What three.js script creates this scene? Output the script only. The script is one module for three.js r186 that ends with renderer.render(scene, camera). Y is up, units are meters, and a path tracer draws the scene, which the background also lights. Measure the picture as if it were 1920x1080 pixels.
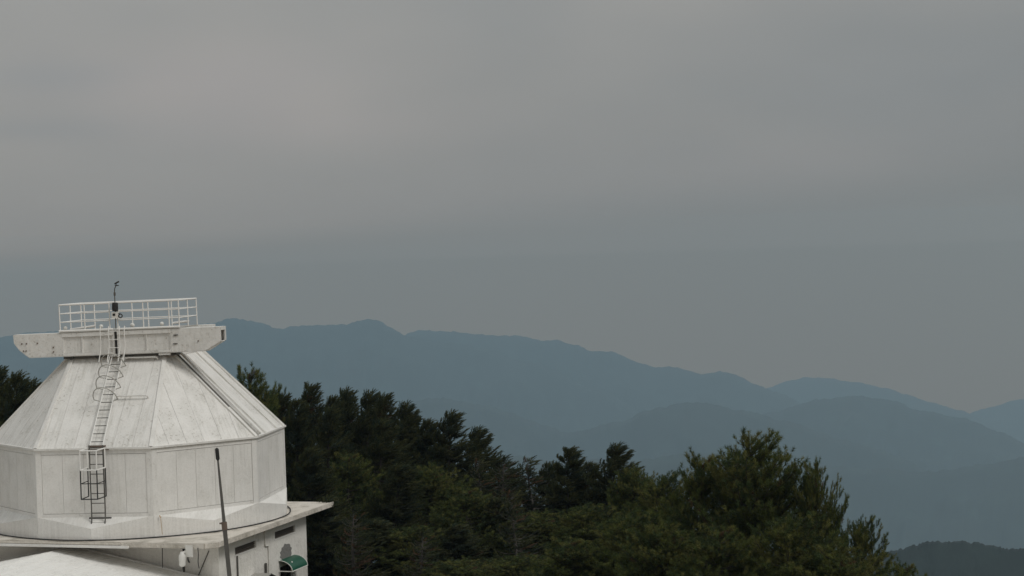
import * as THREE from 'three';
import { mergeGeometries } from 'three/addons/utils/BufferGeometryUtils.js';

// ---------------------------------------------------------------- camera, sky, sun, exposure
const scene = new THREE.Scene();
const EYE = 11.3, FOCAL = 3406.07, PITCH = 0.0174771, ROLL = 0.0315214;
const camera = new THREE.PerspectiveCamera(2 * Math.atan(540 / FOCAL) * 180 / Math.PI, 16 / 9, 0.5, 40000);
camera.position.set(0, EYE, 0);
camera.rotation.order = 'YXZ';
camera.rotation.set(-PITCH, 0, -ROLL);

const renderer = new THREE.WebGLRenderer({ antialias: true });
renderer.toneMapping = THREE.LinearToneMapping;
renderer.toneMappingExposure = 1.0;
renderer.shadowMap.enabled = true;
renderer.shadowMap.type = THREE.PCFSoftShadowMap;

// a pixel of the 1920 x 1080 photograph as a point at the given depth
function at(px, py, depth) {
  const X = px - 960, Y = py - 540, c = Math.cos(ROLL), s = Math.sin(ROLL);
  const u = (X * c - Y * s) / FOCAL, v = -(X * s + Y * c) / FOCAL, cp = Math.cos(PITCH), sp = Math.sin(PITCH);
  return new THREE.Vector3(u * depth, EYE + (v * cp - sp) * depth, (-v * sp - cp) * depth);
}
// seeded random numbers and noise
function rng(seed) { let a = seed >>> 0; return () => { a = (a + 0x6D2B79F5) | 0; let t = Math.imul(a ^ (a >>> 15), 1 | a); t = (t + Math.imul(t ^ (t >>> 7), 61 | t)) ^ t; return ((t ^ (t >>> 14)) >>> 0) / 4294967296; }; }
function hash(x, y, s) { let h = Math.imul(x | 0, 374761393) + Math.imul(y | 0, 668265263) + Math.imul(s | 0, 1442695041); h = Math.imul(h ^ (h >>> 13), 1274126177); return ((h ^ (h >>> 16)) >>> 0) / 4294967296; }
const fade = (t) => t * t * (3 - 2 * t), mod = (a, n) => ((a % n) + n) % n, lerp = (a, b, t) => a + (b - a) * t, clamp = (x, a = 0, b = 1) => Math.min(b, Math.max(a, x));
function vnoise(x, y, s, px = 1e9, py = 1e9) {
  const x0 = Math.floor(x), y0 = Math.floor(y), fx = fade(x - x0), fy = fade(y - y0);
  const a = mod(x0, px), b = mod(x0 + 1, px), c = mod(y0, py), d = mod(y0 + 1, py);
  return lerp(lerp(hash(a, c, s), hash(b, c, s), fx), lerp(hash(a, d, s), hash(b, d, s), fx), fy);
}
function fbm(x, y, s, oct, px, py) { let v = 0, w = 0.5, t = 0; for (let i = 0; i < oct; i++) { v += w * vnoise(x, y, s + i * 17, px, py); t += w; w *= 0.5; x *= 2; y *= 2; if (px) { px *= 2; py *= 2; } } return v / t; }

// haze over the valleys: a layer of even air that ends a little above eye level and behind the farthest range
const HAZE = { density: 1.55e-4, color: [0.55, 0.81, 1.0], air: [0.163, 0.222, 0.252], above: 212, end: 11500 };
scene.fog = new THREE.FogExp2(new THREE.Color().setRGB(...HAZE.color), HAZE.density);
// overcast sky: darkest at the horizon, three times brighter overhead, with soft bands of cloud, seen over the haze
{
  const W = 2048, H = 2048, data = new Float32Array(W * H * 4);
  for (let j = 0; j < H; j++) {
    const el = ((j + 0.5) / H - 0.5) * Math.PI, deg = el * 57.2958, se = Math.sin(Math.max(el, 0));   // row 0 is straight down
    const path = el > 0 ? Math.min(HAZE.end, HAZE.above / Math.tan(el)) : HAZE.end, pass = Math.exp(-HAZE.density * path), k = clamp(deg / 3), nk = deg > 0 ? 1 : 0;
    for (let i = 0; i < W; i++) {
      const u = (i + 0.5) / W * 64;
      let n1 = 0, n2 = 0, n3 = 0;
      if (nk) { n1 = fbm(u, deg / 2.2 + 40, 5, 3, 64, 1e6) - 0.5; n2 = fbm(u * 0.5, deg / 4 + 90, 31, 3, 32, 1e6) - 0.5; n3 = fbm(u * 0.25, deg / 7 + 20, 57, 2, 16, 1e6) - 0.5; }
      const bank = Math.sin((u / 64 - 0.25) * 8 * Math.PI) * clamp(1.2 - se * 2) * clamp(deg / 3);      // broad banks of thicker and thinner cloud round the sky
      const Lm = (0.212 + 0.036 * (1 - Math.exp(-Math.max(deg, 0) / 1.6)) + 0.33 * se * (1 - 0.05 * se)) * (1 - 0.085 * bank + k * (0.11 * n1 + 0.10 * n2 + 0.10 * n3)), warm = k * (0.05 * n2 + 0.04 * n3 + 0.03 * n1) - 0.022 * bank;
      const azd = (u / 64 - 0.25) * 360, blob = (a, e, wa, we) => Math.exp(-(((azd - a) / wa) ** 2) - ((deg - e) / we) ** 2);
      const pale = blob(-9.0, 5.6, 4.5, 1.3) + 0.5 * blob(-6, 4.2, 5, 0.7) + 0.35 * blob(9, 2.6, 3.5, 0.8), dull = blob(-14, 5.9, 2.4, 0.5) + 0.8 * blob(-15, 4.3, 3, 0.35) + 0.5 * blob(12, 4.8, 5, 1.6);
      const rise = clamp((deg + 2.4 * n3 * clamp(deg / 2)) / (2.2 + 1.5 * Math.sin((u / 64 - 0.25) * 8 * Math.PI))), base = [0.190, 0.209, 0.213], seen0 = [Lm * (0.985 + warm), Lm * 1.005, Lm * (0.99 - warm * 0.8)], tint = [1 + 0.13 * pale - 0.07 * dull, 1 + 0.085 * pale - 0.045 * dull, 1 + 0.085 * pale - 0.02 * dull], q = (j * W + i) * 4;
      const seen = seen0.map((v, c) => lerp(base[c], v, fade(rise)) * tint[c]);
      for (let c = 0; c < 3; c++) data[q + c] = Math.max(0.01, (seen[c] - HAZE.air[c] * (1 - pass)) / pass);
      data[q + 3] = 1;
    }
  }
  const sky = new THREE.DataTexture(data, W, H, THREE.RGBAFormat, THREE.FloatType);
  sky.mapping = THREE.EquirectangularReflectionMapping; sky.magFilter = sky.minFilter = THREE.LinearFilter; sky.needsUpdate = true;
  scene.background = sky; scene.environment = sky;
}
// the veiled sun, behind the camera and to the right
const sun = new THREE.DirectionalLight(new THREE.Color(1.0, 0.97, 0.92), 1.3);
{
  const el = 0.80, az = 0.95;                                       // az: from straight behind the camera towards its right
  sun.position.set(-10 + 150 * Math.cos(el) * Math.sin(az), 5 + 150 * Math.sin(el), -55 + 150 * Math.cos(el) * Math.cos(az));
  sun.target.position.set(-10, 5, -55);
  sun.castShadow = true; sun.shadow.radius = 36; sun.shadow.mapSize.set(2048, 2048);
  Object.assign(sun.shadow.camera, { left: -60, right: 60, top: 60, bottom: -60, near: 1, far: 400 });
  scene.add(sun, sun.target);
}

// ---------------------------------------------------------------- helpers
const V = (x, y, z) => new THREE.Vector3(x, y, z);
const used = {};
function numbered(n) { used[n] = (used[n] ?? -1) + 1; return used[n] ? n + '_' + String(used[n]).padStart(3, '0') : n; }
function mesh(name, geo, mat, parent) {
  const m = new THREE.Mesh(Array.isArray(geo) ? merge(geo) : geo, mat);
  m.name = parent ? name : numbered(name); m.castShadow = m.receiveShadow = true; (parent || scene).add(m); return m;
}
function group(name, parent) { const g = new THREE.Group(); g.name = parent ? name : numbered(name); (parent || scene).add(g); return g; }
function tag(o, label, category, grp) { o.userData.label = label; o.userData.category = category; if (grp) o.userData.group = grp; return o; }
function structure(o) { o.userData.kind = 'structure'; return o; }
function merge(list) { return mergeGeometries(list.map((g) => { const h = g.index ? g.toNonIndexed() : g; for (const k of Object.keys(h.attributes)) if (!['position', 'normal', 'uv'].includes(k)) h.deleteAttribute(k); return h; })); }
function box(x0, x1, y0, y1, z0, z1) {
  const g = new THREE.BoxGeometry(x1 - x0, y1 - y0, z1 - z0); g.translate((x0 + x1) / 2, (y0 + y1) / 2, (z0 + z1) / 2);
  const p = g.attributes.position, n = g.attributes.normal, uv = g.attributes.uv;   // uv in metres
  for (let i = 0; i < p.count; i++) { const ax = Math.abs(n.getX(i)), ay = Math.abs(n.getY(i)); uv.setXY(i, ax > 0.5 ? p.getZ(i) : p.getX(i), ay > 0.5 ? p.getZ(i) : p.getY(i)); }
  return g;
}
// straight bar of w x h section from p to q; h lies along `up`
function bar(p, q, w, h, up = V(0, 1, 0)) {
  const d = q.clone().sub(p), L = d.length(); d.normalize();
  const x = new THREE.Vector3().crossVectors(up, d).normalize(), y = new THREE.Vector3().crossVectors(d, x);
  const g = box(-w / 2, w / 2, -h / 2, h / 2, 0, L); g.applyMatrix4(new THREE.Matrix4().makeBasis(x, y, d).setPosition(p)); return g;
}
function rod(p, q, r, seg = 7, r2 = r) {
  const d = q.clone().sub(p), L = d.length(), g = new THREE.CylinderGeometry(r2, r, L, seg);
  g.translate(0, L / 2, 0); g.applyQuaternion(new THREE.Quaternion().setFromUnitVectors(V(0, 1, 0), d.normalize())); g.translate(p.x, p.y, p.z); return g;
}
function tube(pts, r, seg = 24, rad = 6, closed = false) { return new THREE.TubeGeometry(new THREE.CatmullRomCurve3(pts, closed, 'centripetal'), seg, r, rad, closed); }
function clipX(poly, x0, x1) {
  const cut = (pl, f) => { const out = []; for (let i = 0; i < pl.length; i++) { const a = pl[i], b = pl[(i + 1) % pl.length], fa = f(a), fb = f(b); if (fa >= 0) out.push(a); if ((fa >= 0) !== (fb >= 0)) { const t = fa / (fa - fb); out.push([lerp(a[0], b[0], t), lerp(a[1], b[1], t)]); } } return out; };
  return cut(cut(poly, (p) => p[0] - x0), (p) => x1 - p[0]);
}
function area(p) { let s = 0; for (let i = 0; i < p.length; i++) { const a = p[i], b = p[(i + 1) % p.length]; s += a[0] * b[1] - b[0] * a[1]; } return Math.abs(s / 2); }
function plate(poly, depth, frame, du = 0, dv = 0, holes = []) {              // flat polygon with thickness, set in a frame (Matrix4: x, y in the face, z out)
  const sh = new THREE.Shape(poly.map((p) => new THREE.Vector2(p[0], p[1])));
  for (const h of holes) sh.holes.push(new THREE.Path(h.map((p) => new THREE.Vector2(p[0], p[1]))));
  const g = new THREE.ExtrudeGeometry(sh, { depth, bevelEnabled: false });
  const uv = g.attributes.uv; for (let i = 0; i < uv.count; i++) uv.setXY(i, uv.getX(i) + du, uv.getY(i) + dv);
  g.applyMatrix4(frame); return g;
}
const basis = (o, x, y, z) => new THREE.Matrix4().makeBasis(x, y, z).setPosition(o);

// ---------------------------------------------------------------- materials
function texture(w, h, fn, srgb) {
  const d = new Uint8Array(w * h * 4);
  for (let j = 0; j < h; j++) for (let i = 0; i < w; i++) { const c = fn(i / w, j / h), q = (j * w + i) * 4; for (let k = 0; k < 3; k++) d[q + k] = clamp(c[k]) * 255; d[q + 3] = 255; }
  const t = new THREE.DataTexture(d, w, h); t.wrapS = t.wrapT = THREE.RepeatWrapping; t.magFilter = THREE.LinearFilter; t.minFilter = THREE.LinearMipmapLinearFilter; t.generateMipmaps = true;
  if (srgb) t.colorSpace = THREE.SRGBColorSpace; t.needsUpdate = true; return t;
}
const s8 = (l) => Math.pow(clamp(l), 1 / 2.2);
// weathered white paint: faint rain streaks along v, blotches, fine specks of dirt; one repeat is 6 m
function paint(seed, base, streak, patch, speck) {
  return texture(640, 640, (u, v) => {
    const a = fbm(u * 120, v * 9, seed, 3, 120, 9), b = fbm(u * 14, v * 14, seed + 7, 5, 14, 14), c = fbm(u * 200, v * 200, seed + 9, 2, 200, 200), d = fbm(u * 110, v * 110, seed + 3, 3, 110, 110), e = fbm(u * 5, v * 5, seed + 13, 3, 5, 5);
    const k = 1 - streak * clamp((a - 0.45) * 2.2) * clamp(e * 2.4 - 0.6) - patch * clamp((b - 0.42) * 2.2) - 0.12 * (c - 0.5);
    const dirt = clamp((d - 0.66) * 7) * clamp((b - 0.42) * 4) * speck;
    const R = base[0] * k, G = base[1] * (k - 0.012 * (1 - k)), B = base[2] * (k - 0.10 * (1 - k));
    return [s8(lerp(R, 0.30, dirt)), s8(lerp(G, 0.27, dirt)), s8(lerp(B, 0.22, dirt))];
  }, true);
}
const rep = (t, m) => { t.repeat.set(1 / m, 1 / m); return t; };
const grainMap = rep(texture(512, 512, (u, v) => { const n = fbm(u * 40, v * 40, 77, 4, 40, 40); return [n, n, n]; }), 3);
const M = {};
const std = (o) => new THREE.MeshStandardMaterial(o);
M.roofPaint = std({ map: rep(paint(11, [0.79, 0.778, 0.748], 0.24, 0.13, 0.5), 6), roughness: 0.62, bumpMap: grainMap, bumpScale: 0.006 });
M.wallPaint = std({ map: rep(paint(23, [0.78, 0.768, 0.738], 0.12, 0.10, 0.2), 6), roughness: 0.6, bumpMap: grainMap, bumpScale: 0.004 });
M.trimPaint = std({ map: rep(paint(37, [0.78, 0.768, 0.738], 0.10, 0.11, 0.3), 6), roughness: 0.6 });
M.beamPaint = std({ map: rep(paint(41, [0.78, 0.768, 0.738], 0.14, 0.13, 0.6), 6), roughness: 0.65, bumpMap: grainMap, bumpScale: 0.006 });
M.plaster = std({ map: rep(paint(53, [0.80, 0.78, 0.735], 0.12, 0.11, 0.3), 6), roughness: 0.85, bumpMap: grainMap, bumpScale: 0.012 });
M.slab = std({ map: rep(paint(67, [0.68, 0.635, 0.57], 0.1, 0.34, 0.8), 5), roughness: 0.9, bumpMap: grainMap, bumpScale: 0.02 });
M.annexRoof = std({ map: rep(paint(71, [0.86, 0.85, 0.82], 0.05, 0.08, 0.4), 5), roughness: 0.75, bumpMap: grainMap, bumpScale: 0.010 });
M.whiteSteel = std({ color: new THREE.Color().setRGB(0.80, 0.79, 0.76), roughness: 0.45 });
M.greySteel = std({ color: new THREE.Color().setRGB(0.42, 0.41, 0.38), roughness: 0.5, metalness: 0.2 });
M.darkSteel = std({ color: new THREE.Color().setRGB(0.055, 0.052, 0.047), roughness: 0.6 });
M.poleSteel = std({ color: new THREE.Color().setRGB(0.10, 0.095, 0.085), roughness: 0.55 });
M.black = std({ color: new THREE.Color().setRGB(0.014, 0.014, 0.014), roughness: 0.6 });
M.seam = std({ color: new THREE.Color().setRGB(0.38, 0.365, 0.33), roughness: 0.9 });
M.rust = std({ color: new THREE.Color().setRGB(0.15, 0.11, 0.085), roughness: 0.9 });
M.rustStain = std({ color: new THREE.Color().setRGB(0.42, 0.27, 0.13), roughness: 0.9 });
M.louver = std({ color: new THREE.Color().setRGB(0.10, 0.085, 0.07), roughness: 0.8 });
M.whitePlastic = std({ color: new THREE.Color().setRGB(0.74, 0.73, 0.69), roughness: 0.35 });
M.green = new THREE.MeshPhysicalMaterial({ color: new THREE.Color().setRGB(0.012, 0.095, 0.058), roughness: 0.45, clearcoat: 0.15, clearcoatRoughness: 0.4, side: THREE.DoubleSide });
M.concrete = std({ color: new THREE.Color().setRGB(0.20, 0.195, 0.185), roughness: 0.95, bumpMap: grainMap, bumpScale: 0.02 });
M.glass = std({ color: new THREE.Color().setRGB(0.015, 0.017, 0.018), roughness: 0.12 });

// ---------------------------------------------------------------- mountains, hills, ground
const forestMap = rep(texture(512, 512, (u, v) => { const a = fbm(u * 60, v * 60, 3, 4, 60, 60), b = fbm(u * 6, v * 6, 9, 4, 6, 6), k = 0.4 + 0.6 * a + 0.6 * (b - 0.5) + 5 * Math.max(0, b - 0.66); return [s8(0.012 * k), s8(0.023 * k), s8(0.020 * k)]; }, true), 400);
M.forest = std({ map: forestMap, roughness: 1 });
// a range of mountains: its skyline (photo pixels) stands at the given distances; slopes with spurs run down towards the eye and away behind
function range(name, crest, seed, o) {
  const step = o.step ?? 5, x0 = crest[0][0], x1 = crest[crest.length - 1][0], nx = Math.ceil((x1 - x0) / step), rows = o.rows ?? 34;
  const pos = [], uv = [], idx = [], S = o.run;
  for (let i = 0; i <= nx; i++) {
    const px = Math.min(x0 + i * step, x1); let k = 0; while (k < crest.length - 2 && crest[k + 1][0] < px) k++;
    const a = crest[k], b = crest[k + 1], t = (px - a[0]) / (b[0] - a[0]), tt = lerp(t, fade(t), 0.6);
    const py = lerp(a[1], b[1], tt), D = lerp(a[2] ?? o.D, b[2] ?? o.D, t) + 260 * (fbm(px / 150, 3, seed, 3) - 0.5) * (o.D / 7000);
    const c = at(px, py, D), mpp = D / FOCAL;
    const y0 = c.y; c.y += mpp * (o.rough * (fbm(px / 26, 1, seed + 5, 4) - 0.5) + o.trees * (vnoise(px / 3.1, 2, seed + 6) + vnoise(px / 6.3, 4, seed + 8) - 1));
    const toEye = V(-c.x, 0, -c.z).normalize();
    for (let j = 0; j <= rows + 6; j++) {
      let s, y;
      if (j < 6) { s = -(6 - j) / 6 * S * 0.1; y = c.y + s * 0.7; }                       // back slope
      else {
        const v = (j - 6) / rows; s = S * v; const sp = fbm(px / 70 + v * 1.6, v * 7, seed + 11, 4) - 0.5, env = Math.min(1, v * 5);
        y = lerp(c.y, y0, Math.min(1, v * rows / 2)) - S * (o.slope * v + 0.25 * o.slope * Math.pow(v, 0.5) * env * 0.4) + env * S * o.slope * (o.spur ?? 0.3) * sp;
        if (o.lump) y += o.lump * mpp * env * (fbm(px / 4, s / (mpp * 5), seed + 21, 2) - 0.5);
      }
      pos.push(c.x + toEye.x * s, y, c.z + toEye.z * s); uv.push(px * mpp, s);
    }
  }
  const n = rows + 7;
  for (let i = 0; i < nx; i++) for (let j = 0; j < n - 1; j++) { const a = i * n + j, b = a + n; idx.push(a, a + 1, b, b, a + 1, b + 1); }
  const g = new THREE.BufferGeometry(); g.setAttribute('position', new THREE.Float32BufferAttribute(pos, 3)); g.setAttribute('uv', new THREE.Float32BufferAttribute(uv, 2)); g.setIndex(idx); g.computeVertexNormals();
  return structure(mesh(name, g, M.forest));
}
range('mountain_range', [[-2900, 560], [-2500, 505], [-2200, 482], [-1900, 520], [-1500, 590], [-1000, 640], [-420, 640], [0, 631], [60, 622], [200, 618], [340, 612], [400, 606], [435, 597], [480, 604], [520, 616], [560, 612], [600, 610], [650, 607], [690, 600], [712, 602], [735, 615], [760, 628], [785, 634], [870, 646], [1000, 680], [1120, 730], [1300, 830]], 101, { D: 7200, run: 3200, slope: 0.24, rough: 5, trees: 2.2 });
range('mountain_range', [[640, 640], [745, 632], [785, 619], [830, 620], [870, 625], [920, 628], [980, 630], [1020, 640], [1040, 638], [1080, 648], [1110, 658], [1145, 660], [1200, 680], [1230, 690], [1250, 687], [1270, 690], [1310, 701], [1350, 697], [1380, 704], [1420, 722], [1450, 734], [1560, 780], [1750, 850]], 131, { D: 8000, run: 3200, slope: 0.24, rough: 5, trees: 2.0 });
range('mountain_range', [[1240, 790], [1380, 750], [1440, 726], [1480, 714], [1520, 707], [1560, 710], [1610, 718], [1660, 728], [1700, 740], [1740, 752], [1800, 768], [1850, 792], [1920, 822], [2100, 860], [2300, 900]], 151, { D: 9900, run: 3200, slope: 0.24, rough: 4, trees: 1.6 });
range('mountain_range', [[1600, 830], [1700, 810], [1790, 786], [1850, 764], [1920, 748], [2050, 738], [2350, 760]], 171, { D: 10650, run: 2500, slope: 0.24, rough: 3, trees: 1 });
range('mountain_spur', [[-420, 770], [0, 760], [400, 745], [640, 768], [736, 757], [835, 746], [914, 760], [1000, 790], [1070, 812], [1160, 790], [1240, 761], [1307, 755], [1382, 768], [1470, 788], [1600, 830], [1800, 900], [2300, 1000]], 191, { D: 5600, run: 2200, slope: 0.22, rough: 8, trees: 2.5 });
range('mountain_spur', [[1330, 820], [1440, 775], [1538, 749], [1600, 742], [1680, 751], [1720, 768], [1800, 782], [1880, 812], [1920, 830], [2080, 850], [2300, 900]], 211, { D: 6700, run: 2400, slope: 0.22, rough: 5, trees: 2 });
range('mountain_spur', [[-420, 900], [500, 880], [900, 850], [1100, 865, 3900], [1350, 850, 4300], [1560, 874, 4800], [1750, 884, 5000], [1860, 866, 5100], [1960, 852, 5100], [2300, 880, 5100]], 231, { D: 3800, run: 2300, slope: 0.2, rough: 10, trees: 2 });
range('wooded_hill', [[1300, 1130], [1560, 1062], [1640, 1041], [1680, 1033], [1720, 1021], [1760, 1015], [1800, 1014], [1840, 1019], [1880, 1028], [1920, 1030], [2050, 1050], [2300, 1090]], 251, { D: 1000, run: 300, slope: 0.5, rough: 3, trees: 4, step: 1.6, rows: 150, lump: 9, spur: 0.06 });

const ground = (x, z) => { const r = Math.hypot(x + 5, (z + 34) * 0.75); const d = Math.max(0, r - 22); return -0.34 * d * d / (d + 12) + (d > 0 ? Math.min(1, d / 20) * 2.2 * (fbm(x / 16 + 50, z / 16 + 50, 61, 3) - 0.5) : 0); };
{
  const pos = [], uv = [], idx = [], nr = 90, na = 96;
  for (let i = 0; i <= nr; i++) { const r = 1300 * Math.pow(i / nr, 2.2); for (let j = 0; j <= na; j++) { const a = j / na * 2 * Math.PI, x = -5 + r * Math.cos(a), z = -34 + r * Math.sin(a); pos.push(x, ground(x, z), z); uv.push(x, z); } }
  for (let i = 0; i < nr; i++) for (let j = 0; j < na; j++) { const a = i * (na + 1) + j, b = a + na + 1; idx.push(a, a + 1, b, b, a + 1, b + 1); }
  const g = new THREE.BufferGeometry(); g.setAttribute('position', new THREE.Float32BufferAttribute(pos, 3)); g.setAttribute('uv', new THREE.Float32BufferAttribute(uv, 2)); g.setIndex(idx); g.computeVertexNormals();
  const t = rep(texture(512, 512, (u, v) => { const a = fbm(u * 50, v * 50, 83, 4, 50, 50), b = fbm(u * 7, v * 7, 89, 4, 7, 7); return [s8(0.05 * (0.6 + a * 0.5 + b * 0.4)), s8(0.055 * (0.6 + a * 0.6 + b * 0.3)), s8(0.028 * (0.6 + a * 0.8))]; }, true), 12);
  structure(mesh('ground', g, std({ map: t, roughness: 1 })));
}

// ---------------------------------------------------------------- observatory: place and frames
const CX = -11.92614, CZ = -57.3815, TURN = -0.11762;              // axis of the dome; local x runs along its front face, z out of it
const rnd = rng(4242);
const BASE = -7.9;                                                   // eye-relative height of the roof slab
const dome = group('observatory_dome'); dome.position.set(CX, EYE + BASE, CZ); dome.rotation.y = TURN;
tag(dome, 'white octagonal observatory dome with caged ladder and railed platform on top', 'dome');
const L = (Y) => Y - BASE;                                           // eye-relative height -> height above the slab
const Ye = L(-5.25), Yb = L(-7.275), Yst = L(-7.543), Ysb = 0.004, Yt = L(-2.70), R8 = 4.6, RS = 4.655;
const oct = (k, R, y, off = 0) => { const t = (-22.5 + 45 * k + off) * Math.PI / 180; return V(R * Math.sin(t), y, R * Math.cos(t)); };
// upper rim: a square with cut corners, two points for every octagon corner pair
const W = 1.72, WC = 1.47;
const topPts = [V(-WC, Yt, W), V(WC, Yt, W), V(W, Yt, WC), V(W, Yt, -WC), V(WC, Yt, -W), V(-WC, Yt, -W), V(-W, Yt, -WC), V(-W, Yt, WC)];

// drum: eight walls of vertical sheets between posts and bands
const drum = group('drum', dome), roofCone = group('roof', dome);
for (let k = 0; k < 8; k++) {
  const p = oct(k, R8, 0), q = oct(k + 1, R8, 0), ex = q.clone().sub(p).normalize(), ez = V(-ex.z, 0, ex.x).normalize();
  if (ez.dot(p) < 0) ez.negate();
  const wd = p.distanceTo(q), fr = basis(V(p.x, Yb, p.z).addScaledVector(ez, -0.07), ex, V(0, 1, 0), ez), hh = Ye - Yb;
  mesh('backing', plate([[0.02, 0], [wd - 0.02, 0], [wd - 0.02, hh], [0.02, hh]], 0.03, fr), M.seam, drum);
  const n = 5, a0 = 0.17, a1 = wd - 0.17, y0 = 0.11, y1 = hh - 0.16;
  for (let i = 0; i < n; i++) {
    const x0 = lerp(a0, a1, i / n) + 0.004, x1 = lerp(a0, a1, (i + 1) / n) - 0.004;
    mesh('sheet', plate([[x0, y0 + 0.012], [x1, y0 + 0.012], [x1, y1 - 0.012], [x0, y1 - 0.012]], 0.052 + 0.004 * rnd(), fr, rnd() * 6, rnd() * 6), M.wallPaint, drum);
  }
  mesh('post', plate([[0, 0], [a0 - 0.004, 0], [a0 - 0.004, hh], [0, hh]], 0.072, fr, rnd() * 6), M.trimPaint, drum);
  mesh('post', plate([[a1 + 0.004, 0], [wd, 0], [wd, hh], [a1 + 0.004, hh]], 0.072, fr, rnd() * 6), M.trimPaint, drum);
  mesh('band', plate([[a0, y1], [a1, y1], [a1, hh], [a0, hh]], 0.066, fr, rnd() * 6), M.trimPaint, drum);
  mesh('band', plate([[a0, 0], [a1, 0], [a1, y0], [a0, y0]], 0.066, fr, rnd() * 6), M.trimPaint, drum);
  // eave lip above the wall
  const e0 = oct(k, R8 + 0.06, Ye), e1 = oct(k + 1, R8 + 0.06, Ye);
  mesh('eave_lip', bar(e0.clone().addScaledVector(ez, -0.04), e1.clone().addScaledVector(ez, -0.04), 0.09, 0.055), M.trimPaint, roofCone);
}
// sloping roof: face k runs from the eave edge k..k+1 to the rim; even faces wide at the top, odd faces almost a point
for (let k = 0; k < 8; k++) {
  const p = oct(k, R8, Ye + 0.03), q = oct(k + 1, R8, Ye + 0.03), a = topPts[k], b = topPts[(k + 1) % 8];
  const ex = q.clone().sub(p).normalize(), mid = a.clone().add(b).multiplyScalar(0.5).sub(p.clone().add(q).multiplyScalar(0.5));
  const ey = mid.addScaledVector(ex, -mid.dot(ex)).normalize(), ez = new THREE.Vector3().crossVectors(ex, ey);
  const to2 = (v) => { const d = v.clone().sub(p); return [d.dot(ex), d.dot(ey)]; };
  const poly = [to2(p), to2(q), to2(b), to2(a)], wd = poly[1][0];
  const fr = basis(p.clone().addScaledVector(ez, -0.06), ex, ey, ez);
  mesh('backing', plate(poly, 0.03, fr), M.seam, roofCone);
  const n = k % 2 ? 6 : 6;
  for (let i = 0; i < n; i++) {
    const c = clipX(poly, wd * i / n + 0.004, wd * (i + 1) / n - 0.004);
    if (c.length > 2 && area(c) > 0.01) mesh('sheet', plate(c, 0.05 + 0.005 * rnd(), fr, rnd() * 6, rnd() * 6), M.roofPaint, roofCone);
  }
  // ridge strips over the joints between faces
  const r0 = p.clone().addScaledVector(ez, 0.0), nrm = r0.clone().setY(0).normalize().add(V(0, 1, 0)).normalize();
  mesh('ridge_strip', bar(p, a, 0.13, 0.05, nrm), M.trimPaint, roofCone);
  // two ribs on the faces
  if (k === 2 || k === 6) for (const f of [0.06, 0.94, 0.3, 0.7]) mesh('rib', bar(p.clone().lerp(q, f).addScaledVector(ez, 0.02), a.clone().lerp(b, f).addScaledVector(ez, 0.02), 0.05, 0.04, ez), M.trimPaint, roofCone);
}
// raised frame and dark gap along the slit side
{
  const p = oct(2, R8, Ye), a = topPts[2], ez = V(1, 1, 0.0).normalize();
  mesh('slit_frame', bar(p.clone().add(V(0.05, 0.06, -0.16)).addScaledVector(ez, 0.05), a.clone().add(V(0.05, 0.06, -0.16)).addScaledVector(ez, 0.05), 0.08, 0.07, ez), M.roofPaint, roofCone);
  mesh('seal', bar(p.clone().lerp(a, 0.35).add(V(0.03, 0.04, -0.045)), a.clone().add(V(0.03, 0.04, -0.045)), 0.07, 0.03, ez), M.poleSteel, roofCone);
}
mesh('rim_plate', plate(topPts.map((v) => [v.x, -v.z]), 0.06, basis(V(0, Yt - 0.05, 0), V(1, 0, 0), V(0, 0, -1), V(0, 1, 0))), M.greySteel, roofCone);
{ const e = []; for (let k = 0; k < 8; k++) e.push(bar(topPts[k].clone().setY(Yt + 0.03), topPts[(k + 1) % 8].clone().setY(Yt + 0.03), 0.06, 0.09)); mesh('rim_curb', e, M.roofPaint, roofCone); }

// skirt under the drum: sixteen facets, high at the drum corners and low at the middle of each side, with a sloping apron
const skirt = group('skirt', dome);
for (let k = 0; k < 8; k++) {
  const c0 = oct(k, R8 + 0.012, 0), c1 = oct(k + 1, R8 + 0.012, 0), m = oct(k, RS + 0.012, 0, 22.5);
  for (const [p, q, h0, h1] of [[c0, m, Yb + 0.03, Yst], [m, c1, Yst, Yb + 0.03]]) {
    const ex = q.clone().sub(p).normalize(), ez = V(-ex.z, 0, ex.x); if (ez.dot(p) < 0) ez.negate();
    const wd = p.distanceTo(q);
    mesh('skirt_wall', plate([[0.003, Ysb], [wd - 0.003, Ysb], [wd - 0.003, h1], [0.003, h0]], 0.04, basis(p.clone().addScaledVector(ez, -0.04), ex, V(0, 1, 0), ez), rnd() * 6, rnd() * 6), M.wallPaint, skirt);
  }
  const v = [oct(k, R8 - 0.03, Yb + 0.03), oct(k, RS - 0.02, Yst - 0.004, 22.5), oct(k + 1, R8 - 0.03, Yb + 0.03)], g = new THREE.BufferGeometry();
  g.setAttribute('position', new THREE.Float32BufferAttribute(v.flatMap((t) => [t.x, t.y, t.z]), 3)); g.setAttribute('uv', new THREE.Float32BufferAttribute(v.flatMap((t) => [t.x, t.z + t.y]), 2)); g.computeVertexNormals();
  mesh('apron', g, M.trimPaint, skirt);
}
mesh('rust_streak', [bar(V(1.93, Yb + 0.03, 4.22), V(1.97, Yb - 0.04, 4.235), 0.03, 0.012), bar(V(1.97, Yb - 0.05, 4.245), V(2.0, 0.1, 4.235), 0.014, 0.006, V(0, 0, 1))], M.rustStain, skirt);

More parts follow.
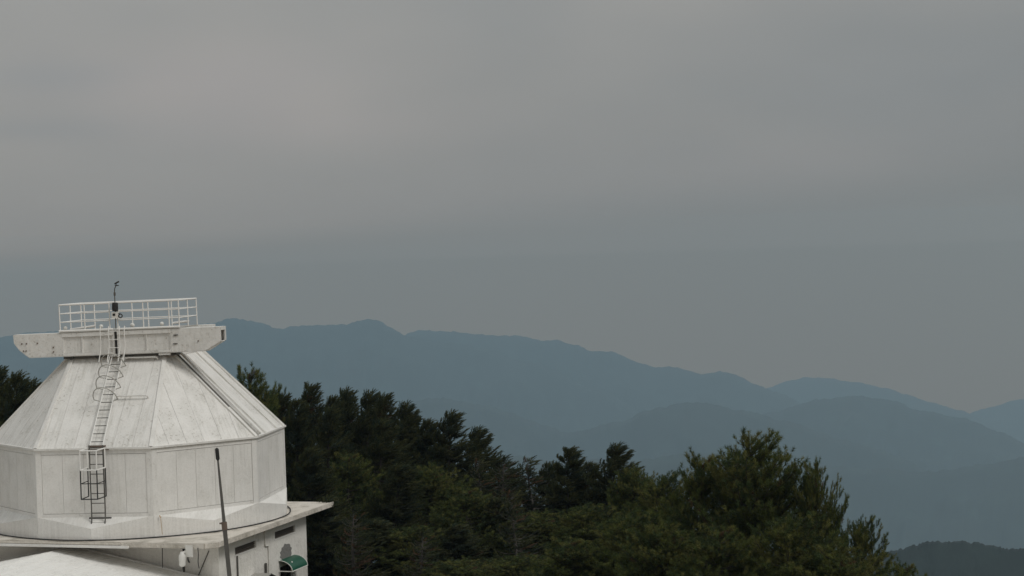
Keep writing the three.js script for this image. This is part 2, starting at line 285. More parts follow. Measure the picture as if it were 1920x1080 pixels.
// long track beam across the top, in two halves
const TILT = 0.0128;
const top = group('track_beam', dome); top.position.set(0, L(-2.6), 0); top.rotation.z = TILT;
const bm = (name, g, m = M.beamPaint) => mesh(name, g, m, top);
const BH = 0.70, BF = 2.0;                                           // height of the beam, plane of its front
{
  const fr = basis(V(0, 0, BF - 0.03), V(1, 0, 0), V(0, 1, 0), V(0, 0, 1));
  bm('end_plate', plate([[-2.74, 0], [-1.665, 0], [-1.665, BH], [-3.22, BH], [-3.2, BH - 0.26], [-3.05, BH - 0.46]], 0.03, fr, rnd() * 6, 0.4));
  bm('end_plate', plate([[1.765, 0], [2.83, 0], [3.33, 0.28], [3.33, BH], [1.765, BH]], 0.03, fr, 3, 2));
  for (const [x0, x1] of [[-1.66, -1.04], [-1.035, -0.02], [0.08, 1.0], [1.005, 1.76]]) {
    bm('web_plate', plate([[x0 + 0.006, 0.08], [x1 - 0.006, 0.08], [x1 - 0.006, BH - 0.13], [x0 + 0.006, BH - 0.13]], 0.025, basis(V(0, 0, BF - 0.07), V(1, 0, 0), V(0, 1, 0), V(0, 0, 1)), rnd() * 6, rnd() * 6));
  }
  for (const x of [-1.64, -1.037, 1.0025, 1.745]) bm('stiffener', box(x - 0.02, x + 0.02, 0.075, BH - 0.125, BF - 0.08, BF - 0.012));
  for (const [x0, x1] of [[-1.662, -0.02], [0.08, 1.762]]) { bm('flange', box(x0, x1, BH - 0.125, BH, BF - 0.09, BF + 0.01)); bm('flange', box(x0, x1, 0, 0.075, BF - 0.09, BF + 0.004)); bm('stiffener', box(x0 < 0 ? x1 - 0.05 : x0, x0 < 0 ? x1 : x0 + 0.05, 0.075, BH - 0.125, BF - 0.08, BF - 0.004)); }
  // back plate, underside and sloping ends
  bm('back_plate', plate([[-2.74, 0.002], [2.83, 0.002], [3.33, 0.28], [3.33, BH - 0.002], [-3.22, BH - 0.002], [-3.2, BH - 0.26], [-3.05, BH - 0.46]], 0.03, basis(V(0, 0, BF - 0.56), V(1, 0, 0), V(0, 1, 0), V(0, 0, 1))));
  bm('under_plate', box(-2.74, 2.83, -0.022, -0.002, BF - 0.55, BF - 0.005));
  bm('under_plate', bar(V(2.84, 0.0, BF - 0.28), V(3.32, 0.27, BF - 0.28), 0.5, 0.02));
  bm('under_plate', bar(V(-2.76, 0.0, BF - 0.28), V(-3.05, BH - 0.47, BF - 0.28), 0.5, 0.02));
  bm('top_plate', box(-3.22, -1.73, BH - 0.03, BH + 0.006, BF - 0.53, BF - 0.031)); bm('top_plate', box(2.06, 3.33, BH - 0.03, BH + 0.006, BF - 0.53, BF - 0.031));
  bm('end_lip', box(3.30, 3.345, 0.28, BH + 0.004, BF - 0.53, BF - 0.42)); bm('end_lip', box(3.30, 3.345, BH - 0.1, BH + 0.004, BF - 0.42, BF - 0.031));
  // bolts
  for (const [x, y] of [[-2.95, 0.42], [-2.8, 0.42], [-2.45, 0.42], [-2.82, 0.2], [-1.95, 0.28], [-1.95, 0.14], [-2.9, 0.2], [1.9, 0.5], [1.9, 0.24], [2.62, 0.3]]) { const g = new THREE.CylinderGeometry(0.022, 0.022, 0.03, 7); g.rotateX(Math.PI / 2); g.translate(x, y, BF + 0.01); bm('bolt', g, M.rust); }
  bm('handle', box(1.86, 1.99, 0.495, 0.52, BF, BF + 0.03), M.darkSteel); bm('handle', box(1.83, 1.97, 0.235, 0.255, BF, BF + 0.03), M.darkSteel);
  // dark carriage between beam and rim, with wheels
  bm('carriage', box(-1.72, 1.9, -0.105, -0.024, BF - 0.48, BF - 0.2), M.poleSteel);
  for (const x of [-1.45, -0.6, 0.45, 1.3, 1.75]) { const g = new THREE.CylinderGeometry(0.07, 0.07, 0.08, 12); g.rotateX(Math.PI / 2); g.translate(x, -0.06, BF - 0.14); bm('wheel', g, M.darkSteel); }
  bm('packing', box(1.35, 1.72, -0.09, -0.03, BF - 0.1, BF - 0.03), M.roofPaint);
}
// rear beam of the same pair, and shutter plates between
bm('rear_plate', plate([[-1.9, 0], [1.9, 0], [2.05, 0.2], [2.05, BH - 0.02], [-1.9, BH - 0.02]], 0.4, basis(V(0, 0, -1.9), V(1, 0, 0), V(0, 1, 0), V(0, 0, 1))));
bm('shutter_plate', box(-1.68, 0.02, 0.02, 0.55, -1.45, BF - 0.6), M.roofPaint); bm('shutter_plate', box(0.06, 1.68, 0.02, 0.55, -1.45, BF - 0.6), M.roofPaint);
bm('platform_floor', box(-1.735, 2.055, BH + 0.004, BH + 0.04, 0.05, BF + 0.004), M.greySteel);
bm('edge_pipe', [rod(V(-1.74, BH + 0.055, BF + 0.01), V(-0.03, BH + 0.055, BF + 0.01), 0.04), rod(V(0.1, BH + 0.055, BF + 0.01), V(2.06, BH + 0.055, BF + 0.01), 0.035)], M.whiteSteel);
// guard rail round the platform
{
  const rail = group('guard_rail', dome); rail.position.copy(top.position); rail.rotation.z = TILT;
  const y0 = BH + 0.04, y1 = BH + 0.86, r = 0.021, f = BF - 0.03, bk = 0.1, x0 = -1.72, x1 = 2.04;
  for (const x of [-1.72, -0.93, -0.14, 0.11, 0.92, 1.73, 2.04]) mesh('post', rod(V(x, y0, f), V(x, y1, f), r), M.whiteSteel, rail);
  for (const x of [-1.72, -1.28, -0.05, 0.47, 1.23, 2.04]) mesh('post', rod(V(x, y0, bk), V(x, y1, bk), r), M.whiteSteel, rail);
  for (const x of [x0, x1]) mesh('post', rod(V(x, y0, 1.05), V(x, y1, 1.05), r), M.whiteSteel, rail);
  for (const y of [y1, y0 + 0.29, y0 + 0.55]) {
    const q = y === y1 ? 0.027 : 0.017;
    mesh('rail', rod(V(x0, y, f), V(-0.14, y, f), q), M.whiteSteel, rail); mesh('rail', rod(V(0.11, y, f), V(x1, y, f), q), M.whiteSteel, rail);
    mesh('rail', rod(V(x0, y, bk), V(x1, y, bk), q), M.whiteSteel, rail);
    for (const x of [x0, x1]) mesh('rail', rod(V(x, y, f), V(x, y, bk), q), M.whiteSteel, rail);
  }
  mesh('rail', rod(V(-0.14, y1, f), V(0.11, y1, f), 0.018), M.whiteSteel, rail);
}
// small fittings on the platform: pipes and lamp heads
{
  const fit = (name, g, m) => mesh(name, g, m, top), y = BH + 0.04;
  fit('loose_pipe', rod(V(-1.5, y + 0.05, 1.7), V(-0.75, y + 0.13, 1.55), 0.04), M.whiteSteel); fit('loose_pipe', rod(V(1.5, y + 0.1, 0.9), V(2.0, y + 0.14, 0.8), 0.04), M.whiteSteel);
  for (const [x, z] of [[-0.62, 1.4], [0.3, 1.2], [1.25, 1.2], [-1.6, 1.85], [0.42, 1.5]]) { const g = new THREE.SphereGeometry(0.065, 10, 8); g.translate(x, y + 0.1, z); fit('lamp_head', [g, rod(V(x, y, z), V(x, y + 0.06, z), 0.03)], M.whitePlastic); }
}
// ladder on the drum with its dark cage
{
  const lad = group('drum_ladder', dome), z = 4.25 + 0.17, x0 = -0.05, x1 = 0.36;
  const yb = Yst + 0.02, ytop = Ye + 0.12;
  for (const x of [x0, x1]) mesh('rail', tube([V(x, yb - 0.04, 4.5), V(x, yb + 0.25, z), V(x, (yb + ytop) / 2, z), V(x, ytop, z)], 0.02, 20), M.poleSteel, lad);
  for (let i = 0; i < 8; i++) { const y = yb + 0.12 + i * 0.285; mesh('rung', rod(V(x0, y, z), V(x1, y, z), 0.014, 6), M.poleSteel, lad); }
  for (const [y, m] of [[yb + 0.24, M.darkSteel], [Ye - 0.02, M.rust]]) mesh('bracket', [rod(V(x0 - 0.12, y, z - 0.13), V(x1 + 0.14, y, z - 0.13), 0.025, 6)], m, lad);
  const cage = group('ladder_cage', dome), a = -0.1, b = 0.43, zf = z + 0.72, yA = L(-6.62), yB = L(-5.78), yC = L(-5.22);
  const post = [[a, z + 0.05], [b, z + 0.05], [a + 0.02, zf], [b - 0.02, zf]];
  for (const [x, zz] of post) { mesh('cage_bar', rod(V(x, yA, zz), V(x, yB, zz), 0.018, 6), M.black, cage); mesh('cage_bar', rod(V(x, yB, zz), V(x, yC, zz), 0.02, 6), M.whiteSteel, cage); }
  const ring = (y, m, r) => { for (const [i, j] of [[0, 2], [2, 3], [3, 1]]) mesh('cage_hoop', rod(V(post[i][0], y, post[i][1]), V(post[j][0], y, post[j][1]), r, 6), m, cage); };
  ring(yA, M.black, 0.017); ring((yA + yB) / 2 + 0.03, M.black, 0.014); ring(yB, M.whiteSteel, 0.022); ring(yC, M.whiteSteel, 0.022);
}
// ladder up the sloping roof, its hoops, and the upper handrails to the platform
{
  const lad = group('roof_ladder', dome), o = 0.14 / Math.SQRT2;
  const P = (s, x) => V(x + lerp(0.14, 0.02, s), lerp(Ye, Yt, s) + o, lerp(4.25, W, s) + o), hw = (s) => lerp(0.195, 0.165, s);
  const rs = [-1, 1];
  for (const d of rs) mesh('rail', rod(P(0.0, d * hw(0)), P(1.02, d * hw(1)), 0.02), M.whiteSteel, lad);
  for (let i = 0; i < 12; i++) { const s = 0.04 + i * 0.084; mesh('rung', rod(P(s, -hw(s)), P(s, hw(s)), 0.014, 6), M.poleSteel, lad); }
  for (const s of [0.47, 0.6, 0.72, 0.84]) {
    const pts = []; for (let i = 0; i <= 14; i++) { const t = i / 14 * Math.PI, c = P(s, Math.cos(t) * 0.37), out = 0.08 + 0.55 * Math.max(-0.1, Math.sin(t)); pts.push(c.add(V(0, out * Math.SQRT1_2, out * Math.SQRT1_2))); }
    mesh('hoop', [tube(pts, 0.016, 36), rod(P(s, hw(s)), pts[0], 0.014, 6), rod(P(s, -hw(s)), pts[pts.length - 1], 0.014, 6)], M.greySteel, lad);
  }
  for (const t of [0.2, 0.5, 0.8]) { const f = (s) => P(s, Math.cos(t * Math.PI) * 0.37).add(V(0, 0.52 * Math.sin(t * Math.PI) * 0.75, 0.52 * Math.sin(t * Math.PI) * 0.75)); if (t === 0.5) mesh('hoop_strap', rod(f(0.47), f(0.84), 0.012, 5), M.whiteSteel, lad); }
  mesh('hatch', box(-0.1, 0.38, Ye + 0.05, Ye + 0.09, 4.1, 4.36), M.rust, lad);
  // upper steep part in front of the beam
  const up = group('upper_ladder', dome), yT = L(-1.85), zf = 2.16;
  for (const [x, r] of [[-0.14, 0.018], [0.2, 0.018], [-0.4, 0.016], [0.36, 0.018]]) mesh('rail', tube([V(x - 0.03, Yt - 0.12, zf + 0.12), V(x, Yt + 0.3, zf), V(x, yT, zf), V(x, yT + 0.1, zf - 0.05)], r, 14), M.whiteSteel, up);
  for (let i = 0; i < 4; i++) { const y = Yt + 0.05 + i * 0.25; mesh('rung', rod(V(-0.14, y, zf), V(0.2, y, zf), 0.014, 6), M.whiteSteel, up); }
  // hand pipes fixed across the roof face
  for (const [s, xa, xb] of [[0.955, 0.25, 1.28], [0.53, 0.33, 1.28]]) {
    const b = (x, k) => V(x, lerp(Ye, Yt, s) + k * 0.71, lerp(4.25, W, s) + k * 0.71);
    mesh('hand_pipe', [tube([b(xa, 0.02), b(xa, 0.1), b(xa + 0.05, 0.12), b((xa + xb) / 2, 0.12), b(xb - 0.05, 0.12), b(xb, 0.1), b(xb, 0.02)], 0.024, 30)], M.whiteSteel, dome);
  }
}
// weather mast standing on the platform
{
  const w = group('weather_station'); const p = V(0.05, L(-1.84) + 0.02, 2.02).applyAxisAngle(V(0, 1, 0), TURN); w.position.set(CX + p.x, EYE + BASE + p.y, CZ + p.z); w.rotation.y = TURN;
  tag(w, 'thin weather mast with wind vane and black sensor cylinder at the platform rail', 'weather station');
  mesh('mast', [rod(V(0, 0, 0), V(0, 1.15, 0), 0.016), rod(V(0, 1.0, 0), V(0, 1.1, 0), 0.034)], M.poleSteel, w);
  const cyl = new THREE.LatheGeometry([[0, 0.52], [0.085, 0.53], [0.095, 0.58], [0.09, 0.76], [0.07, 0.79], [0, 0.79]].map((q) => new THREE.Vector2(...q)), 16); mesh('sensor_cylinder', cyl, M.black, w);
  mesh('logger_box', box(-0.1, 0.09, 0.31, 0.50, -0.05, 0.06), M.whitePlastic, w); mesh('label_plate', box(-0.06, 0.02, 0.39, 0.46, 0.062, 0.07), M.black, w);
  const tr = new THREE.TorusGeometry(0.055, 0.018, 8, 16); tr.translate(0.17, 0.38, 0.03); mesh('cable_coil', tr, M.black, w);
  mesh('arm', rod(V(0.07, 0.45, 0.02), V(0.17, 0.45, 0.03), 0.012), M.darkSteel, w);
  mesh('neck', tube([V(0, 1.12, 0), V(0.01, 1.22, 0), V(0.05, 1.3, 0)], 0.015, 8), M.darkSteel, w);
  const vane = new THREE.SphereGeometry(0.05, 10, 6); vane.scale(1.5, 0.35, 0.6); vane.translate(0.08, 1.31, 0); mesh('wind_cups', vane, M.black, w);
  mesh('wind_vane', [rod(V(0.06, 1.31, 0), V(0.06, 1.36, 0), 0.012), bar(V(0.01, 1.355, 0), V(0.15, 1.43, 0), 0.015, 0.045)], M.black, w);
}

// ---------------------------------------------------------------- building under the dome
const B_TURN = TURN - 10.7 * Math.PI / 180;
const GH = -BASE - EYE;                                              // ground level in the slab's frame
const hall = group('observatory_building'); hall.position.set(CX, 0, CZ); hall.rotation.y = B_TURN;
tag(hall, 'off-white plastered building with overhanging roof slab under the octagonal dome', 'building');
const F = (Y) => EYE + Y;                                            // eye-relative height -> height above the ground
{
  const u1 = 4.4, v0 = -2.75, v1 = 3.5, yT = F(-8.052), cut = 0.22;
  // roof slab with a clipped front corner
  const sl = plate([[-4.7, -4.65], [4.55, -4.65], [4.85, -4.4], [4.85, 3.95], [-4.7, 3.95]], 0.148, basis(V(0, F(-8.05), 0), V(1, 0, 0), V(0, 0, -1), V(0, 1, 0)));
  mesh('roof_slab', sl, M.slab, hall);
  mesh('slab_edge', [bar(V(4.86, F(-7.965), 4.38), V(4.86, F(-7.965), -3.95), 0.03, 0.15), bar(V(4.56, F(-7.965), 4.66), V(4.86, F(-7.965), 4.40), 0.03, 0.15)], M.slab, hall);
  mesh('front_edge', bar(V(1.9, F(-7.98), 4.67), V(4.53, F(-7.98), 4.67), 0.03, 0.13), M.slab, hall);
  mesh('gutter', [box(-4.7, 2.15, F(-8.07), F(-8.0), 4.66, 4.76)], M.trimPaint, hall);
  mesh('gutter_board', [box(-4.7, 1.88, F(-7.985), F(-7.925), 4.655, 4.70)], M.slab, hall);
  // right wall with two louvred vents and a window: shape in (v, height)
  const wall = (poly, holes, fr, d) => mesh('wall', plate(poly, d, fr, 1.3, 0.7, holes), M.plaster, hall);
  const rect = (a, b, c, d) => [[a, c], [b, c], [b, d], [a, d]];
  const vents = [[-2.45, -1.0, F(-8.61), F(-8.385)], [0.34, 1.88, F(-8.575), F(-8.35)]], win = [0.66, 1.62, F(-10.7), F(-9.5)];
  const frR = basis(V(u1 - 0.22, 0, 0), V(0, 0, -1), V(0, 1, 0), V(1, 0, 0));        // face x = -v
  wall(rect(-v1, -v0, 0, yT), [...vents, win].map((r) => rect(...r).reverse()), frR, 0.22);
  wall(rect(-u1 + 0.2, u1 - 0.222, 0, yT), [], basis(V(0, 0, v1 - 0.22), V(1, 0, 0), V(0, 1, 0), V(0, 0, 1)), 0.218);
  wall(rect(-u1 + 0.2, u1 - 0.222, 0, yT), [], basis(V(0, 0, v0), V(1, 0, 0), V(0, 1, 0), V(0, 0, 1)), 0.218);
  wall(rect(v0 + 0.003, v1 - 0.003, 0, yT), [], basis(V(-u1 + 0.2, 0, 0), V(0, 0, 1), V(0, 1, 0), V(-1, 0, 0)), 0.2);
  for (const [a, b, c, d] of vents) {
    const v = group('vent', hall);
    mesh('vent_back', box(u1 - 0.2, u1 - 0.17, c, d, -b, -a), M.black, v);
    for (let i = 0; i < 4; i++) { const y = lerp(c, d, (i + 0.5) / 4); mesh('louver', bar(V(u1 - 0.07, y, -b + 0.002), V(u1 - 0.07, y, -a - 0.002), 0.07, 0.012, V(0.6, 0.8, 0)), M.louver, v); }
    mesh('vent_frame', [box(u1 - 0.05, u1 + 0.012, c - 0.035, c - 0.001, -b - 0.035, -a + 0.035), box(u1 - 0.05, u1 + 0.012, d + 0.001, d + 0.03, -b - 0.035, -a + 0.035), box(u1 - 0.05, u1 + 0.012, c - 0.001, d + 0.001, -b - 0.035, -b - 0.001), box(u1 - 0.05, u1 + 0.012, c - 0.001, d + 0.001, -a + 0.001, -a + 0.035)], M.trimPaint, v);
  }
  const wn = group('window', hall);
  mesh('pane', box(u1 - 0.16, u1 - 0.145, win[2], win[3], -win[1], -win[0]), M.glass, wn);
  mesh('window_frame', [box(u1 - 0.14, u1 - 0.08, win[2], win[3], -win[1], -win[1] + 0.05), box(u1 - 0.14, u1 - 0.08, win[2], win[3], -win[0] - 0.05, -win[0]), box(u1 - 0.14, u1 - 0.08, win[2], win[3], -1.165, -1.115), box(u1 - 0.141, u1 - 0.081, win[3] - 0.05, win[3], -win[1] + 0.05, -win[0] - 0.05)], M.darkSteel, wn);
  // green barrel awning over the window
  const aw = group('awning', hall), aB = -1.72, aA = -0.56, yA = F(-9.28), pr = 0.46, dr = 0.33, arc = [];
  for (let i = 0; i <= 12; i++) { const t = i / 12 * Math.PI / 2; arc.push([pr * Math.sin(t), dr * Math.cos(t) - dr]); }
  const inner = arc.map(([x, y]) => [x * 0.965, y * 0.965 - 0.012]).reverse();
  mesh('awning_sheet', plate([...arc, ...inner], aA - aB - 0.02, basis(V(u1 + 0.003, yA, aB + 0.01), V(1, 0, 0), V(0, 1, 0), V(0, 0, 1))), M.green, aw);
  for (const z of [aB, aA]) mesh('awning_rib', tube(arc.map(([x, y]) => V(u1 + 0.006 + x, yA + y + 0.004, z)), 0.012, 16), M.whitePlastic, aw);
  mesh('awning_rib', [rod(V(u1 + pr, yA - dr, aB), V(u1 + pr, yA - dr, aA), 0.02)], M.whitePlastic, aw);
  mesh('awning_brace', [rod(V(u1 + 0.01, yA - dr, aA), V(u1 + pr, yA - dr, aA), 0.018)], M.whitePlastic, aw);
  { const g = new THREE.SphereGeometry(0.03, 8, 6); g.translate(u1 + 0.32, yA - 0.085, aA - 0.3); mesh('cap', g, M.whitePlastic, aw); }
  // bare render patch above the awning
  const pp = [], pr2 = rng(8); for (let i = 0; i < 22; i++) { const t = i / 22 * 2 * Math.PI, k = 0.8 + 0.4 * pr2(); pp.push([1.12 + 0.46 * k * Math.cos(t), F(-9.12) + 0.27 * k * Math.sin(t)]); }
  mesh('bare_patch', plate(pp, 0.004, basis(V(u1 + 0.001, 0, 0), V(0, 0, -1), V(0, 1, 0), V(1, 0, 0))), M.concrete, hall);
  // drain pipe with a jog, conduits
  mesh('drain_pipe', tube([V(u1 + 0.03, F(-8.06), 0.42), V(u1 + 0.03, F(-8.6), 0.42), V(u1 + 0.03, F(-8.66), 0.40), V(u1 + 0.03, F(-8.67), 0.24), V(u1 + 0.03, F(-8.74), 0.2), V(u1 + 0.03, F(-9.6), 0.2), V(u1 + 0.03, 0.2, 0.2)], 0.025, 60), M.plaster, hall);
  mesh('conduit', tube([V(u1 + 0.03, F(-8.64), 2.36), V(u1 + 0.03, F(-9.2), 2.36), V(u1 + 0.03, 0.1, 2.36)], 0.028, 10), M.poleSteel, hall);
  mesh('conduit', tube([V(u1 + 0.05, F(-9.18), 0.46), V(u1 + 0.05, F(-9.5), 0.46), V(u1 + 0.05, 0.1, 0.46)], 0.04, 10), M.poleSteel, hall);
  // small pitched metal hood beside the conduits
  const hood = group('equipment_hood', hall);
  mesh('hood_panel', [bar(V(u1 + 0.02, F(-9.52), 2.0), V(u1 + 0.02, F(-9.36), 1.2), 0.55, 0.03, V(0, 1, 0)).translate(0.27, 0, 0)], M.greySteel, hood);
  mesh('hood_panel', [bar(V(u1 + 0.02, F(-9.36), 1.2), V(u1 + 0.02, F(-9.6), 0.62), 0.55, 0.03, V(0, 1, 0)).translate(0.27, 0, 0)], M.darkSteel, hood);
  mesh('hood_body', box(u1 + 0.03, u1 + 0.5, F(-10.6), F(-9.62), 0.7, 1.95), M.poleSteel, hood);
  mesh('hood_leg', [rod(V(u1 + 0.45, 0, 1.9), V(u1 + 0.45, F(-10.6), 1.9), 0.03), rod(V(u1 + 0.45, 0, 0.75), V(u1 + 0.45, F(-10.6), 0.75), 0.03)], M.poleSteel, hood);
  // cables on the front wall and round the foot of the skirt
  const f = v1 + 0.02;
  const cable = (pts, r, m = M.black) => mesh('cable', tube(pts, r, 40, 6), m, hall);
  cable([V(3.95, F(-8.10), 4.56), V(3.6, F(-8.08), 4.3), V(3.42, F(-8.12), 3.9), V(3.3, F(-8.25), f + 0.05), V(3.27, F(-8.7), f), V(3.27, F(-9.3), f), V(3.27, 0.3, f)], 0.028);
  cable([V(3.42, F(-8.25), f), V(3.42, F(-8.6), f), V(3.46, F(-8.66), f)], 0.018);
  cable([V(2.92, F(-8.10), f + 0.6), V(2.8, F(-8.4), f + 0.4), V(2.62, F(-9.1), f + 0.1), V(2.5, 1.0, f)], 0.012);
  cable([V(4.36, F(-8.02), 4.70), V(4.37, F(-8.2), 4.70), V(4.35, F(-8.45), 4.69), V(4.38, F(-8.6), 4.70)], 0.012);
  cable([V(4.1, F(-8.3), f), V(3.95, F(-8.6), f), V(3.7, F(-9.1), f)], 0.014, M.poleSteel);
  const ringPts = []; for (let k = 0; k < 32; k++) { const p = oct(0, (k % 2 ? 4.62 : k % 4 ? R8 : RS) + 0.045, 0, 22.5 + k * 11.25); p.applyAxisAngle(V(0, 1, 0), 10.7 * Math.PI / 180); p.y = F(-7.9) + 0.028 + 0.004 * Math.sin(k * 5); ringPts.push(p); }
  mesh('cable', tube(ringPts, 0.019, 160, 6, true), M.black, hall);
}
// camera housing hung from the slab edge
{
  const c = group('security_camera'); c.position.set(CX, 0, CZ); c.rotation.y = B_TURN; tag(c, 'white hanging camera housing under the front edge of the roof slab', 'camera');
  const x = 4.0, z = 4.79;
  mesh('bracket', [box(x - 0.02, x + 0.2, F(-8.28), F(-7.95), z - 0.1, z - 0.06)], M.whitePlastic, c);
  mesh('arm', [rod(V(x - 0.05, F(-8.14), z - 0.06), V(x - 0.05, F(-8.14), z + 0.06), 0.035)], M.whitePlastic, c);
  const pts = [[0, 0.42], [0.05, 0.42], [0.06, 0.36], [0.09, 0.34], [0.1, 0.26], [0.1, 0.16], [0.085, 0.14], [0.095, 0.1], [0.09, 0.04], [0.06, 0], [0, -0.01]].map((q) => new THREE.Vector2(...q));
  const g = new THREE.LatheGeometry(pts, 18); g.translate(x - 0.06, F(-8.53), z + 0.07); mesh('housing', g, M.whitePlastic, c);
  mesh('tassel', rod(V(x - 0.05, F(-8.62), z + 0.07), V(x - 0.05, F(-8.53), z + 0.07), 0.018), M.darkSteel, c);
}
// ---------------------------------------------------------------- annex with a low gable roof
{
  const an = group('annex_building'); an.position.set(CX, 0, CZ); an.rotation.y = B_TURN; tag(an, 'low annex with white gable roof in front of the observatory building', 'building');
  const rx = -0.38, ry = F(-8.2), z0 = 3.74, z1 = 15, wl = 6, sl = Math.tan(11.2 * Math.PI / 180), yl = ry - wl * sl;
  for (const s of [-1, 1]) {
    const ex = V(0, 0, s > 0 ? -1 : 1), ey = V(-s * Math.cos(0.1955), Math.sin(0.1955), 0), ez = new THREE.Vector3().crossVectors(ex, ey), len = wl / Math.cos(0.1955);
    const side = group('roof_slope', an), o = V(rx + s * wl, yl, s > 0 ? z1 : z0), n = 34, w = z1 - z0;
    for (let i = 0; i < n; i++) {                                   // overlapping courses of sheet
      const y0 = len * i / n, y1 = len * (i + 1) / n, r = rng(i * 7 + (s > 0 ? 900 : 100));
      const poly = []; const m = 30; for (let k = 0; k <= m; k++) poly.push([w * k / m, y0 - 0.02 + 0.012 * (r() - 0.5)]); poly.push([w, y1 + 0.02], [0, y1 + 0.02]);
      mesh('course', plate(poly, 0.012, basis(o.clone().addScaledVector(ez, i % 2 ? 0.001 : 0.0095).addScaledVector(ez, -0.02), ex, ey, ez), r() * 5, r() * 5), M.annexRoof, side);
    }
    mesh('roof_deck', plate([[0, 0], [w, 0], [w, len], [0, len]], 0.06, basis(o.clone().addScaledVector(ez, -0.085), ex, ey, ez)), M.slab, side);
    const e = (x) => V(rx + s * x, ry - x * sl, 0);
    mesh('verge_board', bar(e(0.1).setZ(z0 - 0.02).add(V(0, -0.03, 0)), e(wl).setZ(z0 - 0.02).add(V(0, -0.03, 0)), 0.035, 0.13), M.trimPaint, side);
  }
  mesh('wall', plate([[rx - 5.6, 0], [rx + 5.6, 0], [rx + 5.6, yl - 0.1], [rx, ry - 0.12], [rx - 5.6, yl - 0.1]], 10.8, basis(V(0, 0, z0 + 0.15), V(1, 0, 0), V(0, 1, 0), V(0, 0, 1))), M.plaster, an);
}
// ---------------------------------------------------------------- antenna pole in front of the building corner
{
  const D = 50.8, a = at(430, 1079, D), b = at(408.5, 862, D), dir = b.clone().sub(a).normalize(), foot = a.clone().addScaledVector(dir, -a.y / dir.y), len = b.distanceTo(foot);
  const p = group('antenna_pole'); p.position.copy(foot); p.quaternion.setFromUnitVectors(V(0, 1, 0), dir); tag(p, 'leaning thin antenna pole with black tip beside the roof slab corner', 'antenna');
  const hc = at(425, 985, D).sub(foot).length();
  mesh('lower_tube', rod(V(0, 0, 0), V(0, hc, 0), 0.062, 10), M.poleSteel, p);
  mesh('upper_tube', rod(V(0, hc, 0), V(0, len, 0), 0.05, 10, 0.026), M.poleSteel, p);
  mesh('collar', [rod(V(0, hc - 0.12, 0), V(0, hc + 0.1, 0), 0.078, 10), rod(V(-0.13, hc + 0.07, 0), V(0, hc + 0.07, 0), 0.025)], M.rust, p);
  const tip = new THREE.CapsuleGeometry(0.055, 0.24, 4, 12); tip.translate(0, len + 0.16, 0); mesh('tip', tip, M.black, p);
  mesh('neck', rod(V(0, len - 0.02, 0), V(0, len + 0.05, 0), 0.035), M.darkSteel, p);
}
// ---------------------------------------------------------------- trees
const bark = texture(128, 256, (u, v) => { const n = fbm(u * 14, v * 6, 5, 4, 14, 6); return [s8(0.016 + 0.04 * n), s8(0.014 + 0.034 * n), s8(0.012 + 0.028 * n)]; }, true);
M.bark = std({ map: bark, roughness: 1 });
M.paleBark = std({ color: new THREE.Color().setRGB(0.085, 0.078, 0.070), roughness: 1 });
M.needle = new THREE.MeshPhysicalMaterial({ color: 0xffffff, roughness: 0.95, specularIntensity: 0.25, transmission: 0.5, thickness: 0, side: THREE.DoubleSide });
// brush of pine needles round a short shoot
function blades(list) { const p = [], nn = []; for (const [a, d, len, w, side] of list) { const e = a.clone().addScaledVector(d, len), s = side.clone().multiplyScalar(w / 2), n = new THREE.Vector3().crossVectors(d, side).normalize(); const b0 = a.clone().add(s), b1 = a.clone().sub(s); p.push(b0.x, b0.y, b0.z, b1.x, b1.y, b1.z, e.x, e.y, e.z); for (let i = 0; i < 3; i++) nn.push(n.x, n.y, n.z); } const g = new THREE.BufferGeometry(); g.setAttribute('position', new THREE.Float32BufferAttribute(p, 3)); g.setAttribute('normal', new THREE.Float32BufferAttribute(nn, 3)); return g; }
function pineTuft() {
  const r = rng(12), l = [];
  for (let i = 0; i < 30; i++) { const h = r() * 0.20, az = r() * 6.283, el = lerp(0.25, 1.25, r() * 0.55 + h * 2.0), d = V(Math.cos(az) * Math.cos(el), Math.sin(el), Math.sin(az) * Math.cos(el)), s = new THREE.Vector3().crossVectors(d, V(r() - 0.5, r() - 0.5, r() - 0.5)).normalize(); l.push([V(0, h, 0), d, 0.10 + 0.07 * r(), 0.017, s]); }
  return blades(l);
}
// curved shoot of fir with side needles
function firSpray() {
  const r = rng(17), l = [], c = (s) => V(0.10 * s * s, 0.42 * s, 0.0);
  for (let i = 0; i < 24; i++) { const s = (i + 0.5) / 24, p = c(s), sd = i % 2 ? 1 : -1, a = (r() - 0.5) * 1.6, d = V(0.3, 0.75, 0).add(V(0, 0, sd * Math.cos(a)).add(V(Math.sin(a) * 0.9, 0, 0)).multiplyScalar(lerp(0.85, 0.35, s))).normalize(); l.push([p, d, lerp(0.17, 0.09, s), 0.03, new THREE.Vector3().crossVectors(d, V(r() - 0.5, r() - 0.5, r() - 0.5)).normalize()]); }
  l.push([V(0, 0, 0), V(0.1, 1, 0).normalize(), 0.45, 0.03, V(1, 0, 0)], [V(0, 0, 0), V(0.1, 1, 0).normalize(), 0.45, 0.03, V(0, 0, 1)]);
  return blades(l);
}
const TUFT = pineTuft(), SPRAY = firSpray();
const WIND = V(0.30, 0.12, 0);
const palettes = {
  fir: [[0.040, 0.055, 0.026], [0.052, 0.064, 0.025], [0.074, 0.078, 0.027], [0.034, 0.052, 0.032]],
  pine: [[0.080, 0.106, 0.027], [0.110, 0.128, 0.032], [0.052, 0.077, 0.025], [0.142, 0.145, 0.040]],
  brown: [[0.100, 0.072, 0.036], [0.120, 0.068, 0.036]],
};
